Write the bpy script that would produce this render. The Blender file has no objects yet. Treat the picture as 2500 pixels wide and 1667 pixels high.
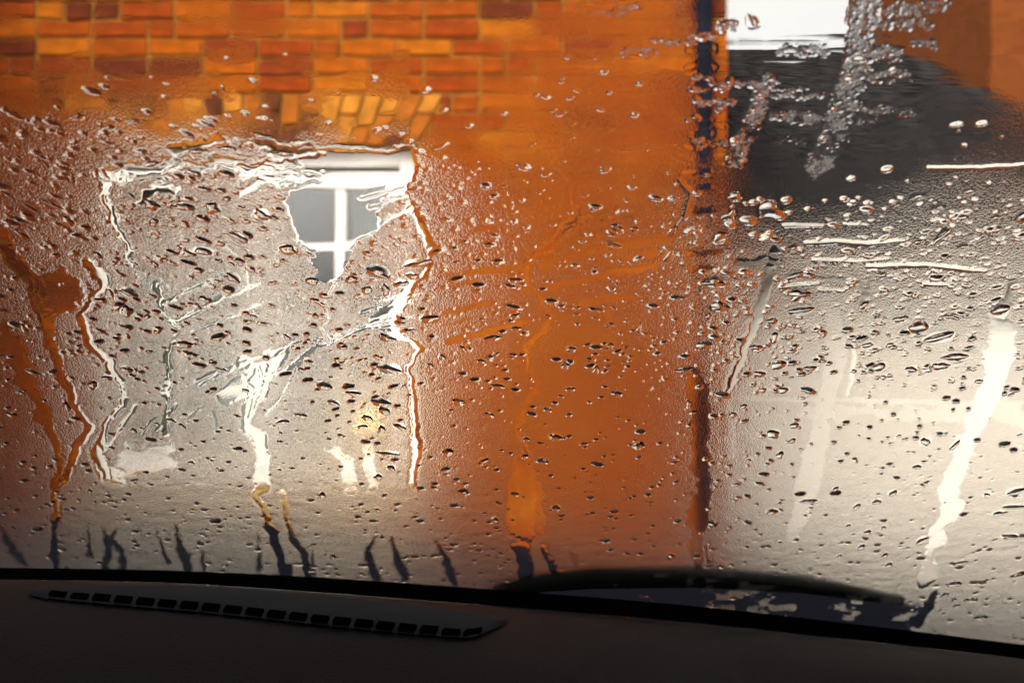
import bpy, math, random
import numpy as np
from mathutils import Vector, Matrix

random.seed(7)
rng = np.random.default_rng(7)
C = bpy.context.scene.collection
SC = bpy.context.scene

# ------------------------------------------------------------------ camera
EYE_Z = 1.25
FPX = 3472.2                                   # focal length in photo pixels (50 mm on 36 mm)
cam_d = bpy.data.cameras.new('camera')
cam_d.lens = 50.0
cam_d.sensor_width = 36.0
cam_d.clip_start = 0.02
cam_d.clip_end = 600.0
cam_d.dof.use_dof = True
cam_d.dof.focus_distance = 0.70
cam_d.dof.aperture_fstop = 15.0
cam = bpy.data.objects.new('camera', cam_d)
cam.location = (0, 0, EYE_Z)
cam.rotation_euler = (math.radians(90), 0, 0)
C.objects.link(cam)
SC.camera = cam

# ------------------------------------------------------------------ world, sun, exposure
SUN_EL, SUN_AZ = math.radians(40), math.radians(198)      # behind and a little left of the car
world = bpy.data.worlds.new('World')
SC.world = world
world.use_nodes = True
wn, wl = world.node_tree.nodes, world.node_tree.links
bg = wn['Background']
sky = wn.new('ShaderNodeTexSky')
sky.sky_type = 'NISHITA'
sky.sun_disc = False
sky.sun_elevation = SUN_EL
sky.sun_rotation = SUN_AZ
sky.dust_density = 6.0
sky.air_density = 1.0
hs = wn.new('ShaderNodeHueSaturation')
hs.inputs['Saturation'].default_value = 0.12
wl.new(sky.outputs['Color'], hs.inputs['Color'])
tcw = wn.new('ShaderNodeTexCoord')
nzw = wn.new('ShaderNodeTexNoise')
nzw.inputs['Scale'].default_value = 3.5
nzw.inputs['Detail'].default_value = 6
wl.new(tcw.outputs['Generated'], nzw.inputs['Vector'])
crw = wn.new('ShaderNodeValToRGB')
crw.color_ramp.elements[0].position = 0.30
crw.color_ramp.elements[0].color = (1.25, 1.22, 1.20, 1)
crw.color_ramp.elements[1].position = 0.72
crw.color_ramp.elements[1].color = (1.85, 1.78, 1.68, 1)
wl.new(nzw.outputs['Fac'], crw.inputs['Fac'])
mxw = wn.new('ShaderNodeMixRGB')
mxw.blend_type = 'MULTIPLY'
mxw.inputs['Fac'].default_value = 1.0
wl.new(hs.outputs['Color'], mxw.inputs['Color1'])
wl.new(crw.outputs['Color'], mxw.inputs['Color2'])
wl.new(mxw.outputs['Color'], bg.inputs['Color'])
bg.inputs['Strength'].default_value = 0.135

sun_d = bpy.data.lights.new('sun', 'SUN')
sun_d.energy = 1.5
sun_d.angle = math.radians(14)
sun_d.color = (1.0, 0.83, 0.62)
sun = bpy.data.objects.new('sun', sun_d)
to_sun = Vector((math.sin(SUN_AZ) * math.cos(SUN_EL), math.cos(SUN_AZ) * math.cos(SUN_EL), math.sin(SUN_EL)))
sun.rotation_euler = (-to_sun).to_track_quat('-Z', 'Y').to_euler()
sun.location = to_sun * 40
C.objects.link(sun)

SC.view_settings.view_transform = 'Standard'
SC.view_settings.look = 'None'
SC.view_settings.gamma = 1.0
SC.view_settings.use_curve_mapping = False
SC.view_settings.exposure = 0.62
SC.cycles.max_bounces = 20
SC.cycles.transmission_bounces = 18
SC.cycles.transparent_max_bounces = 8
SC.cycles.diffuse_bounces = 3
SC.cycles.glossy_bounces = 4
SC.cycles.sample_clamp_indirect = 8.0
SC.cycles.use_denoising = True

# ------------------------------------------------------------------ helpers
def link(o, parent=None):
    C.objects.link(o)
    if parent is not None:
        o.parent = parent
    return o

def tag(o, label=None, cat=None, group=None, kind=None):
    if label: o['label'] = label
    if cat: o['category'] = cat
    if group: o['group'] = group
    if kind: o['kind'] = kind
    return o

def empty(name, loc=(0, 0, 0)):
    o = bpy.data.objects.new(name, None)
    o.empty_display_size = 0.1
    o.location = loc
    C.objects.link(o)
    return o

class MB:
    """collects boxes, prisms and tubes into one mesh; world coordinates"""
    def __init__(s): s.v, s.f = [], []
    def add(s, v, f):
        b = len(s.v); s.v += [tuple(p) for p in v]; s.f += [tuple(b + i for i in q) for q in f]
        return s
    def box(s, x0, x1, y0, y1, z0, z1, ch=0.0):
        if ch <= 0:
            v = [(x0,y0,z0),(x1,y0,z0),(x1,y1,z0),(x0,y1,z0),(x0,y0,z1),(x1,y0,z1),(x1,y1,z1),(x0,y1,z1)]
            f = [(0,3,2,1),(4,5,6,7),(0,1,5,4),(1,2,6,5),(2,3,7,6),(3,0,4,7)]
            return s.add(v, f)
        # chamfer all edges of the -Y face (the one that faces the street)
        c = ch
        v = [(x0+c,y0,z0+c),(x1-c,y0,z0+c),(x1-c,y0,z1-c),(x0+c,y0,z1-c),
             (x0,y0+c,z0),(x1,y0+c,z0),(x1,y0+c,z1),(x0,y0+c,z1),
             (x0,y1,z0),(x1,y1,z0),(x1,y1,z1),(x0,y1,z1)]
        f = [(0,1,2,3)]
        for i in range(4):
            j = (i + 1) % 4
            f.append((4+i, 4+j, j, i)); f.append((8+i, 8+j, 4+j, 4+i))
        f.append((11,10,9,8))
        return s.add(v, f)
    def prism_xz(s, pts, y0, y1, ch=0.0):
        """polygon in XZ (counter-clockwise seen from -Y) between y0 (front) and y1"""
        n = len(pts)
        cx = sum(p[0] for p in pts) / n; cz = sum(p[1] for p in pts) / n
        def ins(p):
            d = math.hypot(p[0]-cx, p[1]-cz) or 1
            return (p[0] - (p[0]-cx)/d*ch, p[1] - (p[1]-cz)/d*ch)
        fr = [(ins(p)[0], y0, ins(p)[1]) for p in pts]
        md = [(p[0], y0 + ch, p[1]) for p in pts]
        bk = [(p[0], y1, p[1]) for p in pts]
        f = [tuple(range(n)), tuple(3*n-1-i for i in range(n))]
        for i in range(n):
            j = (i+1) % n
            f.append((n+i, n+j, j, i)); f.append((2*n+i, 2*n+j, n+j, n+i))
        return s.add(fr + md + bk, f)
    def tube(s, pts, r, n=16, cap=True):
        pts = [Vector(p) for p in pts]; rings = []
        for i, p in enumerate(pts):
            t = (pts[min(i+1, len(pts)-1)] - pts[max(i-1, 0)]).normalized()
            a = t.cross(Vector((0,1,0)) if abs(t.y) < .9 else Vector((1,0,0))).normalized(); b = t.cross(a)
            rr = r[i] if isinstance(r, (list, tuple)) else r
            rings.append([p + (a*math.cos(k*2*math.pi/n) + b*math.sin(k*2*math.pi/n))*rr for k in range(n)])
        v = [q for ring in rings for q in ring]; f = []
        for i in range(len(pts)-1):
            for k in range(n):
                k2 = (k+1) % n
                f.append((i*n+k, (i+1)*n+k, (i+1)*n+k2, i*n+k2))
        if cap:
            f.append(tuple(range(n))); f.append(tuple((len(pts)-1)*n + n-1-k for k in range(n)))
        return s.add(v, f)
    def grid(s, rows):
        n = len(rows[0]); v = [p for r in rows for p in r]; f = []
        for i in range(len(rows)-1):
            for k in range(n-1):
                f.append((i*n+k, i*n+k+1, (i+1)*n+k+1, (i+1)*n+k))
        return s.add(v, f)
    def mesh(s, name, m):
        me = bpy.data.meshes.new(name); me.from_pydata(s.v, [], s.f)
        me.materials.append(m); me.update()
        return me
    def build(s, name, m, parent=None, smooth=False):
        me = s.mesh(name, m)
        if smooth:
            me.polygons.foreach_set('use_smooth', [True]*len(me.polygons))
        return link(bpy.data.objects.new(name, me), parent)

def fix_normals(o):
    import bmesh
    bm = bmesh.new(); bm.from_mesh(o.data)
    bmesh.ops.recalc_face_normals(bm, faces=bm.faces)
    bm.to_mesh(o.data); bm.free()
    return o

def mat(name, col, rough=0.6, metal=0.0, spec=0.5, var=0.0, scale=8.0, bump=0.0, bscale=60.0, col2=None):
    m = bpy.data.materials.new(name); m.use_nodes = True
    n, l = m.node_tree.nodes, m.node_tree.links
    p = n['Principled BSDF']
    p.inputs['Roughness'].default_value = rough
    p.inputs['Metallic'].default_value = metal
    p.inputs['Specular IOR Level'].default_value = spec
    tc = n.new('ShaderNodeTexCoord')
    if var > 0 or col2 is not None:
        nz = n.new('ShaderNodeTexNoise'); nz.inputs['Scale'].default_value = scale; nz.inputs['Detail'].default_value = 5
        l.new(tc.outputs['Object'], nz.inputs['Vector'])
        cr = n.new('ShaderNodeValToRGB')
        a = tuple(c*(1-var) for c in col); b = col2 or tuple(min(1, c*(1+var)) for c in col)
        cr.color_ramp.elements[0].position = 0.35; cr.color_ramp.elements[0].color = (*a, 1)
        cr.color_ramp.elements[1].position = 0.65; cr.color_ramp.elements[1].color = (*b, 1)
        l.new(nz.outputs['Fac'], cr.inputs['Fac']); l.new(cr.outputs['Color'], p.inputs['Base Color'])
    else:
        p.inputs['Base Color'].default_value = (*col, 1)
    if bump > 0:
        nb = n.new('ShaderNodeTexNoise'); nb.inputs['Scale'].default_value = bscale; nb.inputs['Detail'].default_value = 4
        l.new(tc.outputs['Object'], nb.inputs['Vector'])
        bp = n.new('ShaderNodeBump'); bp.inputs['Distance'].default_value = bump; bp.inputs['Strength'].default_value = 0.8
        l.new(nb.outputs['Fac'], bp.inputs['Height']); l.new(bp.outputs['Normal'], p.inputs['Normal'])
    return m

# ------------------------------------------------------------------ the windscreen plane
TH = math.radians(32); TT, ST, CT = math.tan(TH), math.sin(TH), math.cos(TH)
GY = 0.678
GN = Vector((0, -ST, -CT))                     # into the cabin
GV = Vector((0, -CT, ST))                      # up the glass
def g_pt(u, v, n=0.0):
    return Vector((u, GY - v*CT - n*ST, EYE_Z + v*ST - n*CT))
def px_uv(px, py):                             # where the line of sight of a photo pixel meets the glass
    dx = (px - 1250.0) / FPX; dz = -(py - 833.5) / FPX
    y = GY*TT / (TT + dz)
    return dx*y, (GY - y) / CT
def uv_px(u, v):
    y = GY - v*CT
    return 1250.0 + FPX*u/y, 833.5 - FPX*(v*ST)/y
def P(px, py, y):                              # a point at distance y on the line of sight of a photo pixel
    return Vector(((px-1250.0)/FPX*y, y, EYE_Z - (py-833.5)/FPX*y))

# ------------------------------------------------------------------ ground
WY = 5.787                                     # brick wall face; 600 photo pixels to the metre there
def wx(px): return (px - 1250.0) / 600.0
def wz(py): return EYE_Z - (py - 833.5) / 600.0

m_asph = mat('wet_asphalt', (0.05, 0.05, 0.052), 0.35, var=0.35, scale=3, bump=0.004, bscale=90)
m_pave = mat('paving_stone', (0.28, 0.26, 0.23), 0.45, var=0.25, scale=2.2, bump=0.003, bscale=60)
m_kerb = mat('kerb_stone', (0.33, 0.31, 0.28), 0.6, var=0.2, scale=6)
g = MB(); g.box(-300, 300, -300, 300, -0.5, 0.0)
tag(g.build('ground', m_asph), kind='structure')
g = MB(); g.box(-40, 40, 4.1, 40, -0.2, 0.10)
tag(g.build('pavement', m_pave), kind='structure')
kb = empty('kerb', (0, 4.0, 0)); tag(kb, kind='structure')
g = MB(); g.box(-0.44, 0.44, 0, 0.1, -0.1, 0.115, 0.012)
kme = g.mesh('kerb_block', m_kerb)
for i in range(-8, 9):
    o = link(bpy.data.objects.new('kerb_block', kme), kb); o.location = (i*0.9, 0, 0)

# ------------------------------------------------------------------ brick house
def brick_mat(name, col, dark):
    m = mat(name, col, 0.75, var=0.28, scale=14, bump=0.003, bscale=70, spec=0.06)
    n, l = m.node_tree.nodes, m.node_tree.links
    return m
BR = [brick_mat('brick_orange', (0.29, 0.068, 0.004), 0), brick_mat('brick_red', (0.215, 0.036, 0.004), 0),
      brick_mat('brick_rust', (0.24, 0.048, 0.004), 0), brick_mat('brick_brown', (0.17, 0.030, 0.007), 0),
      brick_mat('brick_amber', (0.32, 0.088, 0.005), 0), brick_mat('brick_plum', (0.10, 0.020, 0.007), 0)]
BW = [4, 4, 5, 3, 2.6, 1.2]
m_mort = mat('lime_mortar', (0.27, 0.135, 0.028), 0.9, var=0.2, scale=20, bump=0.003, bscale=120, spec=0.05)

house = empty('brick_house', (wx(620), WY, 0.1))
tag(house, 'orange brick house with white paned window and black drainpipe facing the car', 'house')
HX0, HX1 = -5.2, wx(1775)                      # left end far outside the frame, right corner of the wall
WX0, WX1, WZ0, WZ1 = wx(222), wx(1014), wz(1192), wz(358)      # window opening
LOC = Vector(house.location)
def hb(mb, name, m, smooth=False, parent=None):
    """build in world coordinates, then store relative to the house"""
    mb.v = [tuple(Vector(p) - LOC) for p in mb.v]
    return mb.build(name, m, parent or house, smooth)

w = MB(); D = 0.24
w.box(HX0, WX0, WY+0.008, WY+D, 0.0, 3.1)
w.box(WX1, HX1, WY+0.008, WY+D, 0.0, 3.1)
w.box(WX0, WX1, WY+0.008, WY+D, 0.0, WZ0)
w.box(WX0, WX1, WY+0.008, WY+D, WZ1, 3.1)
w.box(HX0, HX1, WY+0.009, WY+D, 3.1, 3.35)
w.box(HX1-D, HX1-0.002, WY+D, WY+7, 0.0, 3.35)
w.box(HX0, HX0+D, WY+D, WY+7, 0.0, 3.35)
w.box(HX0, HX1, WY+7, WY+7.2, 0.0, 3.35)
hb(w, 'wall', m_mort)
# the part of the facade outside the frame: one mesh of real bricks per zone is made with the loop below

COURSE, BL, BH = 0.075, 0.225, 0.065
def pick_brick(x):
    k = min(max((x + 2.1)/1.7, 0), 1)          # darker towards the left: red-brown bricks, plus vignette put into the colour mix
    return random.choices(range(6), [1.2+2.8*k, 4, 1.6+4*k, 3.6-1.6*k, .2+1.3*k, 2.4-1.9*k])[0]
brick_cache = {}
def brick_mesh(length, mi):
    k = (round(length, 4), mi)
    if k not in brick_cache:
        b = MB(); b.box(-length/2, length/2, -0.0, 0.09, -BH/2, BH/2, 0.006)
        brick_cache[k] = b.mesh('brick', BR[mi])
    return brick_cache[k]

# flat arch of rubbed bricks over the window
ARCH_Z0, ARCH_Z1 = wz(358), wz(228)
ax0b, ax1b = WX0 - 0.01, WX1 + 0.01
ax0t, ax1t = WX0 - 0.12, WX1 + 0.12
def in_arch(x0, x1, zc):
    t = (zc - ARCH_Z0) / (ARCH_Z1 - ARCH_Z0)
    if not -0.05 < t < 1.02: return None
    t = min(max(t, 0), 1)
    return (ax0b + (ax0t-ax0b)*t, ax1b + (ax1t-ax1b)*t)

cand = []
nrow = int(3.1 / COURSE)
z_top = wz(228)                                 # a bed joint runs along the top of the arch
row0 = -int((z_top - 0.1) / COURSE)
for r in range(row0, 14):
    zc = z_top + (r + 0.5) * COURSE
    x = HX1 - 0.001
    # bond: stretchers with a header now and then, alternate rows offset
    pat_off = 0.1125 if r % 2 else 0.0
    first = True
    k = 0
    while x > -3.6:
        ln = BL - 0.010
        if first and pat_off: ln = 0.1025
        elif random.random() < 0.20: ln = 0.1025
        first = False
        x0, x1 = x - ln, x
        x = x0 - 0.010
        k += 1
        zone = in_arch(x0, x1, zc)
        hole = (WX0, WX1) if WZ0 - 0.03 < zc < WZ1 else zone
        if hole:
            # clip against the opening
            if x0 >= hole[0]-0.004 and x1 <= hole[1]+0.004: continue
            if x0 < hole[1] < x1: x0 = hole[1] + 0.008
            if x0 < hole[0] < x1: x1 = hole[0] - 0.008
            if x1 - x0 < 0.03: continue
        cand.append((x0, x1, zc))
def score(b):
    xc = (b[0]+b[1])/2; px = 1250 + xc*600; py = 833.5 - (b[2]-EYE_Z)*600
    if px < -60 or px > 1800 or py < -30 or py > 1330: return 9
    if py < 330: return 0
    if px > 1000 and py < 700: return 1
    if py < 700: return 2
    return 3
order = sorted(range(len(cand)), key=lambda i: (score(cand[i]), -cand[i][2], cand[i][0]))
single, rest = order[:300-44], order[300-44:]
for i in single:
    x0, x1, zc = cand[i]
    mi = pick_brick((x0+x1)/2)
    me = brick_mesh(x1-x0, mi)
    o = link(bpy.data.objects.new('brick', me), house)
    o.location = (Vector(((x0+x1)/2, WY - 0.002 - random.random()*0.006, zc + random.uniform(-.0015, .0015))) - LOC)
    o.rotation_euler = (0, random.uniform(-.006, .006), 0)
rb = MB()
rest_m = []
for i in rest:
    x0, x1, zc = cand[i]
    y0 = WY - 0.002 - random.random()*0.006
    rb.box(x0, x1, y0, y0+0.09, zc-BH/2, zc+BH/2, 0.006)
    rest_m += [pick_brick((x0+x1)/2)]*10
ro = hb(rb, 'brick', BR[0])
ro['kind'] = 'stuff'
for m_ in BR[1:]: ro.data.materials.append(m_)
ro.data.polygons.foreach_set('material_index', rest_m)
# voussoirs
NV = 19
AB = [BR[0], BR[3], BR[4], BR[5], BR[2]]
m_rub = [mat('rubbed_brick_light', (0.40, 0.155, 0.022), 0.8, var=0.25, scale=12, spec=0.05),
         mat('rubbed_brick_dark', (0.10, 0.030, 0.014), 0.8, var=0.3, scale=12, spec=0.05),
         mat('rubbed_brick_rust', (0.30, 0.09, 0.012), 0.8, var=0.25, scale=12, spec=0.05)]
for i in range(NV):
    a, b = i/NV, (i+1)/NV
    def X(s, t): return (ax0b + (ax1b-ax0b)*s)*(1-t) + (ax0t + (ax1t-ax0t)*s)*t
    cut = 0.40 if i % 2 else 0.62
    for t0, t1 in ((0.0, cut), (cut, 1.0)):
        gp = 0.0055
        z0, z1 = ARCH_Z0 + (ARCH_Z1-ARCH_Z0)*t0 + 0.004, ARCH_Z0 + (ARCH_Z1-ARCH_Z0)*t1 - 0.006
        v = MB(); v.prism_xz([(X(a,t0)+gp, z0), (X(b,t0)-gp, z0), (X(b,t1)-gp, z1), (X(a,t1)+gp, z1)],
                             WY - 0.004 - random.random()*0.006, WY+0.12, 0.005)
        hb(v, 'arch_brick', random.choices(m_rub, [3, 2, 3])[0])

# unseen block added left of the frame to shade the facade's left side
wg = MB(); wg.box(-3.9, -2.36, 1.0, WY-.012, 0.0, 3.3); hb(wg, 'added_shade_block', BR[2])

# upper facade, gutter and roof of the house (above the frame)
m_slate = mat('slate', (0.020, 0.019, 0.020), 0.7, spec=0.06, var=0.35, scale=5, bump=0.004, bscale=40)
r_ = MB(); r_.add([(HX0-.2, WY-.22, 3.28), (HX1+.12, WY-.22, 3.28), (HX1+.12, WY+3.6, 4.7), (HX0-.2, WY+3.6, 4.7),
                   (HX1+.12, WY+7.4, 3.28), (HX0-.2, WY+7.4, 3.28)], [(0,1,2,3), (3,2,4,5), (1,4,2), (0,3,5), (0,5,4,1)])
hb(r_, 'roof', m_slate)

# --- sash window
m_white = mat('white_paint', (0.80, 0.79, 0.76), 0.35, var=0.05, scale=5)
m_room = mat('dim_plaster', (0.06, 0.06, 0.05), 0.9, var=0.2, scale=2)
m_curt = mat('pale_reflection_curtain', (0.50, 0.49, 0.45), 0.9, var=0.15, scale=3)
m_pane = bpy.data.materials.new('window_glass'); m_pane.use_nodes = True
n_, l_ = m_pane.node_tree.nodes, m_pane.node_tree.links
n_.remove(n_['Principled BSDF'])
tr = n_.new('ShaderNodeBsdfTransparent'); tr.inputs['Color'].default_value = (0.80, 0.84, 0.82, 1)
gl = n_.new('ShaderNodeBsdfGlossy'); gl.inputs['Roughness'].default_value = 0.02; gl.inputs['Color'].default_value = (0.95, 0.95, 1, 1)
mx = n_.new('ShaderNodeMixShader'); mx.inputs['Fac'].default_value = 0.085
l_.new(tr.outputs[0], mx.inputs[1]); l_.new(gl.outputs[0], mx.inputs[2]); l_.new(mx.outputs[0], n_['Material Output'].inputs['Surface'])

win = empty('sash_window'); win.parent = house
win.location = Vector(((WX0+WX1)/2, WY+0.09, WZ0)) - LOC
WLOC = Vector(((WX0+WX1)/2, WY+0.09, WZ0))
def wb(mb, name, m):
    mb.v = [tuple(Vector(p) - WLOC) for p in mb.v]
    return mb.build(name, m, win)
FY = WY + 0.075
def bar(name, px0, px1, py0, py1, y0, y1, ch=0.004, m=m_white):
    b = MB(); b.box(wx(px0), wx(px1), y0, y1, wz(py1), wz(py0), ch); return wb(b, name, m)
# outer frame
bar('frame', 224, 262, 360, 1190, FY, FY+0.10); bar('frame', 974, 1012, 360, 1190, FY, FY+0.10)
bar('frame', 262, 974, 360, 401, FY+.001, FY+0.10)
bar('mullion', 606, 650, 401, 1150, FY-.004, FY+0.10)
bar('frame', 262, 974, 1150, 1190, FY+.001, FY+0.10)
for (s0, s1, bx) in ((262, 606, 420), (650, 974, 824)):
    ys = FY + 0.022
    bar('sash_rail', s0, s1, 412, 452, ys, ys+.05); bar('sash_rail', s0, s1, 1100, 1150, ys, ys+.05)
    bar('sash_stile', s0, s0+28, 452, 1100, ys+.001, ys+.05); bar('sash_stile', s1-28, s1, 452, 1100, ys+.001, ys+.05)
    bar('meeting_rail', s0+28, s1-28, 772, 808, ys+.002, ys+.05)
    bar('glazing_bar', bx-13, bx+13, 452, 772, ys+.008, ys+.045); bar('glazing_bar', bx-13, bx+13, 808, 1100, ys+.008, ys+.045)
    for (x0, x1) in ((s0+28, bx-13), (bx+13, s1-28)):
        for (yy, yc) in ((452, 772), (808, 1100)):
            md = 600 if yy == 452 else 952
            bar('glazing_bar', x0, x1, md-12, md+12, ys+.009, ys+.045)
            for (q0, q1) in ((yy, md-12), (md+12, yc)):
                p = MB(); p.box(wx(x0), wx(x1), ys+.024, ys+.028, wz(q1), wz(q0)); wb(p, 'pane', m_pane)
# stone sill
m_sill = mat('ochre_stone', (0.34, 0.225, 0.085), 0.75, var=0.25, scale=9, bump=0.003, bscale=50)
s_ = MB(); s_.box(WX0-.06, WX1+.06, WY-.06, WY+.17, wz(1250), wz(1192)-.002, 0.008); hb(s_, 'sill', m_sill)
# room behind the window
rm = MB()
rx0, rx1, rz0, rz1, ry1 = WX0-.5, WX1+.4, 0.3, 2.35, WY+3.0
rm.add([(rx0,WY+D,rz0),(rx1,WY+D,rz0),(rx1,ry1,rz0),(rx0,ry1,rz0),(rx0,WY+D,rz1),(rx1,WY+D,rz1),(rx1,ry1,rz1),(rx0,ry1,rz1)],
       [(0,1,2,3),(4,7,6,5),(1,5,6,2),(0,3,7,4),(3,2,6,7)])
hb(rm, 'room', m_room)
# pale curtains added to stand in for sky reflected in the panes
def reflection_curtain(px0, px1, py1=1180, py0=400):
    rows = []
    for z in (wz(py0), wz(py1)):
        rows.append([(wx(px0 + (px1-px0)*i/40), WY+.33+.022*math.sin(i*1.25), z) for i in range(41)])
    c_ = MB(); c_.grid(rows); hb(c_, 'reflection_curtain', m_curt, True)
reflection_curtain(180, 470); reflection_curtain(500, 655); reflection_curtain(838, 1060, 640); reflection_curtain(930, 1060); reflection_curtain(380, 600, 1180, 940); reflection_curtain(640, 800, 1180, 1010)

# warm lamp on the inner sill
m_lamp = bpy.data.materials.new('lit_lamp_shade'); m_lamp.use_nodes = True
nl = m_lamp.node_tree.nodes; pl = nl['Principled BSDF']
pl.inputs['Base Color'].default_value = (0.9, 0.7, 0.4, 1); pl.inputs['Emission Color'].default_value = (1.0, 0.62, 0.20, 1)
pl.inputs['Emission Strength'].default_value = 6.0
m_brass = mat('brass', (0.45, 0.30, 0.10), 0.35, 0.9)
lamp = empty('table_lamp', (wx(868), WY+.45, wz(1140)))
tag(lamp, 'lit table lamp with warm yellow shade inside the paned window', 'lamp')
l1 = MB(); l1.tube([(0,0,.115),(0,0,.235)], [.075,.045], 20, False); l1.build('lamp_shade', m_lamp, lamp, True)
l2 = MB(); l2.tube([(0,0,0),(0,0,.012),(0,0,.02),(0,0,.14)], [.05,.05,.012,.010], 16); l2.build('lamp_base', m_brass, lamp, True)
stl = MB(); stl.box(wx(868)-.25, wx(868)+.22, WY+.33+.06, WY+.75, wz(1140)-.03, wz(1140)-.001)
side = empty('side_table', (wx(868), WY+.55, rz0))
tag(side, 'small wooden table under the lit lamp inside the window', 'table')
m_wood = mat('dark_wood', (0.10, 0.05, 0.025), 0.5, var=0.3, scale=10)
stl.v = [tuple(Vector(p) - Vector(side.location)) for p in stl.v]; stl.build('table_top', m_wood, side)
for sx in (-.2, .17):
    for sy in (-.12, .16):
        q = MB(); q.box(sx-.015, sx+.015, sy-.015, sy+.015, 0, wz(1140)-.031-rz0); q.build('leg', m_wood, side)

# --- drainpipe on the corner
m_pipe = mat('black_iron_paint', (0.006, 0.007, 0.013), 0.7, spec=0.05, var=0.3, scale=15)
PX, PYY = wx(1712), WY - 0.075
pp = empty('drainpipe'); pp.parent = house; pp.location = Vector((PX, PYY, 0.1)) - LOC
t = MB(); t.tube([(0,0,0),(0,0,3.12)], .036, 24); t.build('pipe', m_pipe, pp, True)
for z in (0.55, 1.62, 2.72):
    t = MB(); t.tube([(0,0,z),(0,0,z+.012),(0,0,z+.075),(0,0,z+.085)], [.040,.046,.046,.040], 24); t.build('collar', m_pipe, pp, True)
    t = MB(); t.box(-.085, .085, .045, .07, z+.02, z+.06, .004); t.build('bracket', m_pipe, pp)

# ------------------------------------------------------------------ white outbuilding with hipped slate roof
m_rend = mat('white_render', (0.66, 0.64, 0.60), 0.85, var=0.06, scale=1.5, bump=0.004, bscale=60)
ob = empty('white_outbuilding', (4.0, 8.5, 0.1))
tag(ob, 'low white rendered outbuilding with dark hipped slate roof beyond the brick corner', 'outbuilding')
OL = Vector(ob.location)
def ohb(mb, name, m, smooth=False):
    mb.v = [tuple(Vector(p) - OL) for p in mb.v]; return mb.build(name, m, ob, smooth)
def zat(py, y): return EYE_Z - (py-833.5)/FPX*y
def xat(px, y): return (px-1250)/FPX*y
OY, RD = 7.8, 2.0
ez, rz = zat(640, OY), zat(112, OY+RD)
OX0, OX1 = 0.95, 4.3
b = MB(); b.box(OX0, OX1, OY, OY+2*RD, 0.1, ez); ohb(b, 'wall', m_rend)
RX1 = xat(2150, OY+RD)
A = [(OX0-.2, OY-.25, ez-.05), (OX1+.25, OY-.25, ez-.05), (OX1+.25, OY+2*RD+.25, ez-.05), (OX0-.2, OY+2*RD+.25, ez-.05), (OX0-.2, OY+RD, rz), (RX1, OY+RD, rz)]
rf = MB(); rf.add(A, [(0,1,5,4), (1,2,5), (2,3,4,5), (3,0,4), (0,3,2,1)]); ohb(rf, 'roof', m_slate)
# courses of slates laid on the front slope and on the hip
sl = MB()
def slates(p00, p10, p11, p01, nc, wslate, lift):
    p00, p10, p11, p01 = map(Vector, (p00, p10, p11, p01))
    nrm = (p10-p00).cross(p01-p00).normalized()
    for c in range(nc):
        t0, t1 = c/nc, min((c+1.25)/nc, 1.0)
        a0, b0, a1, b1 = p00.lerp(p01, t0), p10.lerp(p11, t0), p00.lerp(p01, t1), p10.lerp(p11, t1)
        L = (b0-a0).length; n = max(int(L/wslate), 1)
        for k in range(n):
            s0, s1 = (k + (c%2)*.5)/n, (k+1 + (c%2)*.5)/n - .015
            if s1 > 1.001: continue
            h = lift + random.random()*.006
            q = [a0.lerp(b0, s0)+nrm*(h+.02), a0.lerp(b0, s1)+nrm*(h+.02), a1.lerp(b1, s1)+nrm*(h+.003), a1.lerp(b1, s0)+nrm*(h+.003),
                 a0.lerp(b0, s0)+nrm*h, a0.lerp(b0, s1)+nrm*h]
            sl.add(q, [(0,1,2,3), (4,5,1,0)])
slates(A[0], A[1], A[5], A[4], 15, .20, .012)
slates(A[1], A[2], A[5], (Vector(A[5])+Vector((.001,0,0))), 15, .20, .012)
o = ohb(sl, 'slate', m_slate); o['kind'] = 'stuff'
m_gut = mat('grey_gutter', (0.30, 0.29, 0.27), 0.5)
t = MB(); t.tube([(OX0-.2, OY-.29, ez-.04), (OX1+.25, OY-.29, ez-.04)], .055, 12); ohb(t, 'gutter', m_gut, True)
t = MB(); t.box(OX0-.02, OX1+.02, OY-.03, OY+.002, .1, .42, .01); ohb(t, 'plinth', m_rend)

# red brick house farther back
fh = empty('gable_house', (6.0, 20.0, 0.1))
tag(fh, 'tall rust brown brick house standing behind the slate roof', 'house')
FL = Vector(fh.location)
def m_farbrick():
    m = bpy.data.materials.new('rust_brickwork'); m.use_nodes = True
    n, l = m.node_tree.nodes, m.node_tree.links; p = n['Principled BSDF']; p.inputs['Roughness'].default_value = .85; p.inputs['Specular IOR Level'].default_value = .05
    tc = n.new('ShaderNodeTexCoord'); sx = n.new('ShaderNodeSeparateXYZ'); ad = n.new('ShaderNodeMath'); cb = n.new('ShaderNodeCombineXYZ')
    bt = n.new('ShaderNodeTexBrick'); bt.inputs['Scale'].default_value = 1.0
    bt.inputs['Brick Width'].default_value = .225; bt.inputs['Row Height'].default_value = .075; bt.inputs['Mortar Size'].default_value = .006
    bt.inputs['Color1'].default_value = (.17, .045, .010, 1); bt.inputs['Color2'].default_value = (.12, .030, .008, 1); bt.inputs['Mortar'].default_value = (.14, .06, .02, 1)
    l.new(tc.outputs['Object'], sx.inputs[0]); l.new(sx.outputs[0], ad.inputs[0]); l.new(sx.outputs[1], ad.inputs[1]); l.new(ad.outputs[0], cb.inputs[0]); l.new(sx.outputs[2], cb.inputs[1]); l.new(cb.outputs[0], bt.inputs['Vector']); l.new(bt.outputs['Color'], p.inputs['Base Color'])
    return m
m_fb = m_farbrick()
fx0, fx1 = xat(2085, 28.0), 16.0
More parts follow.
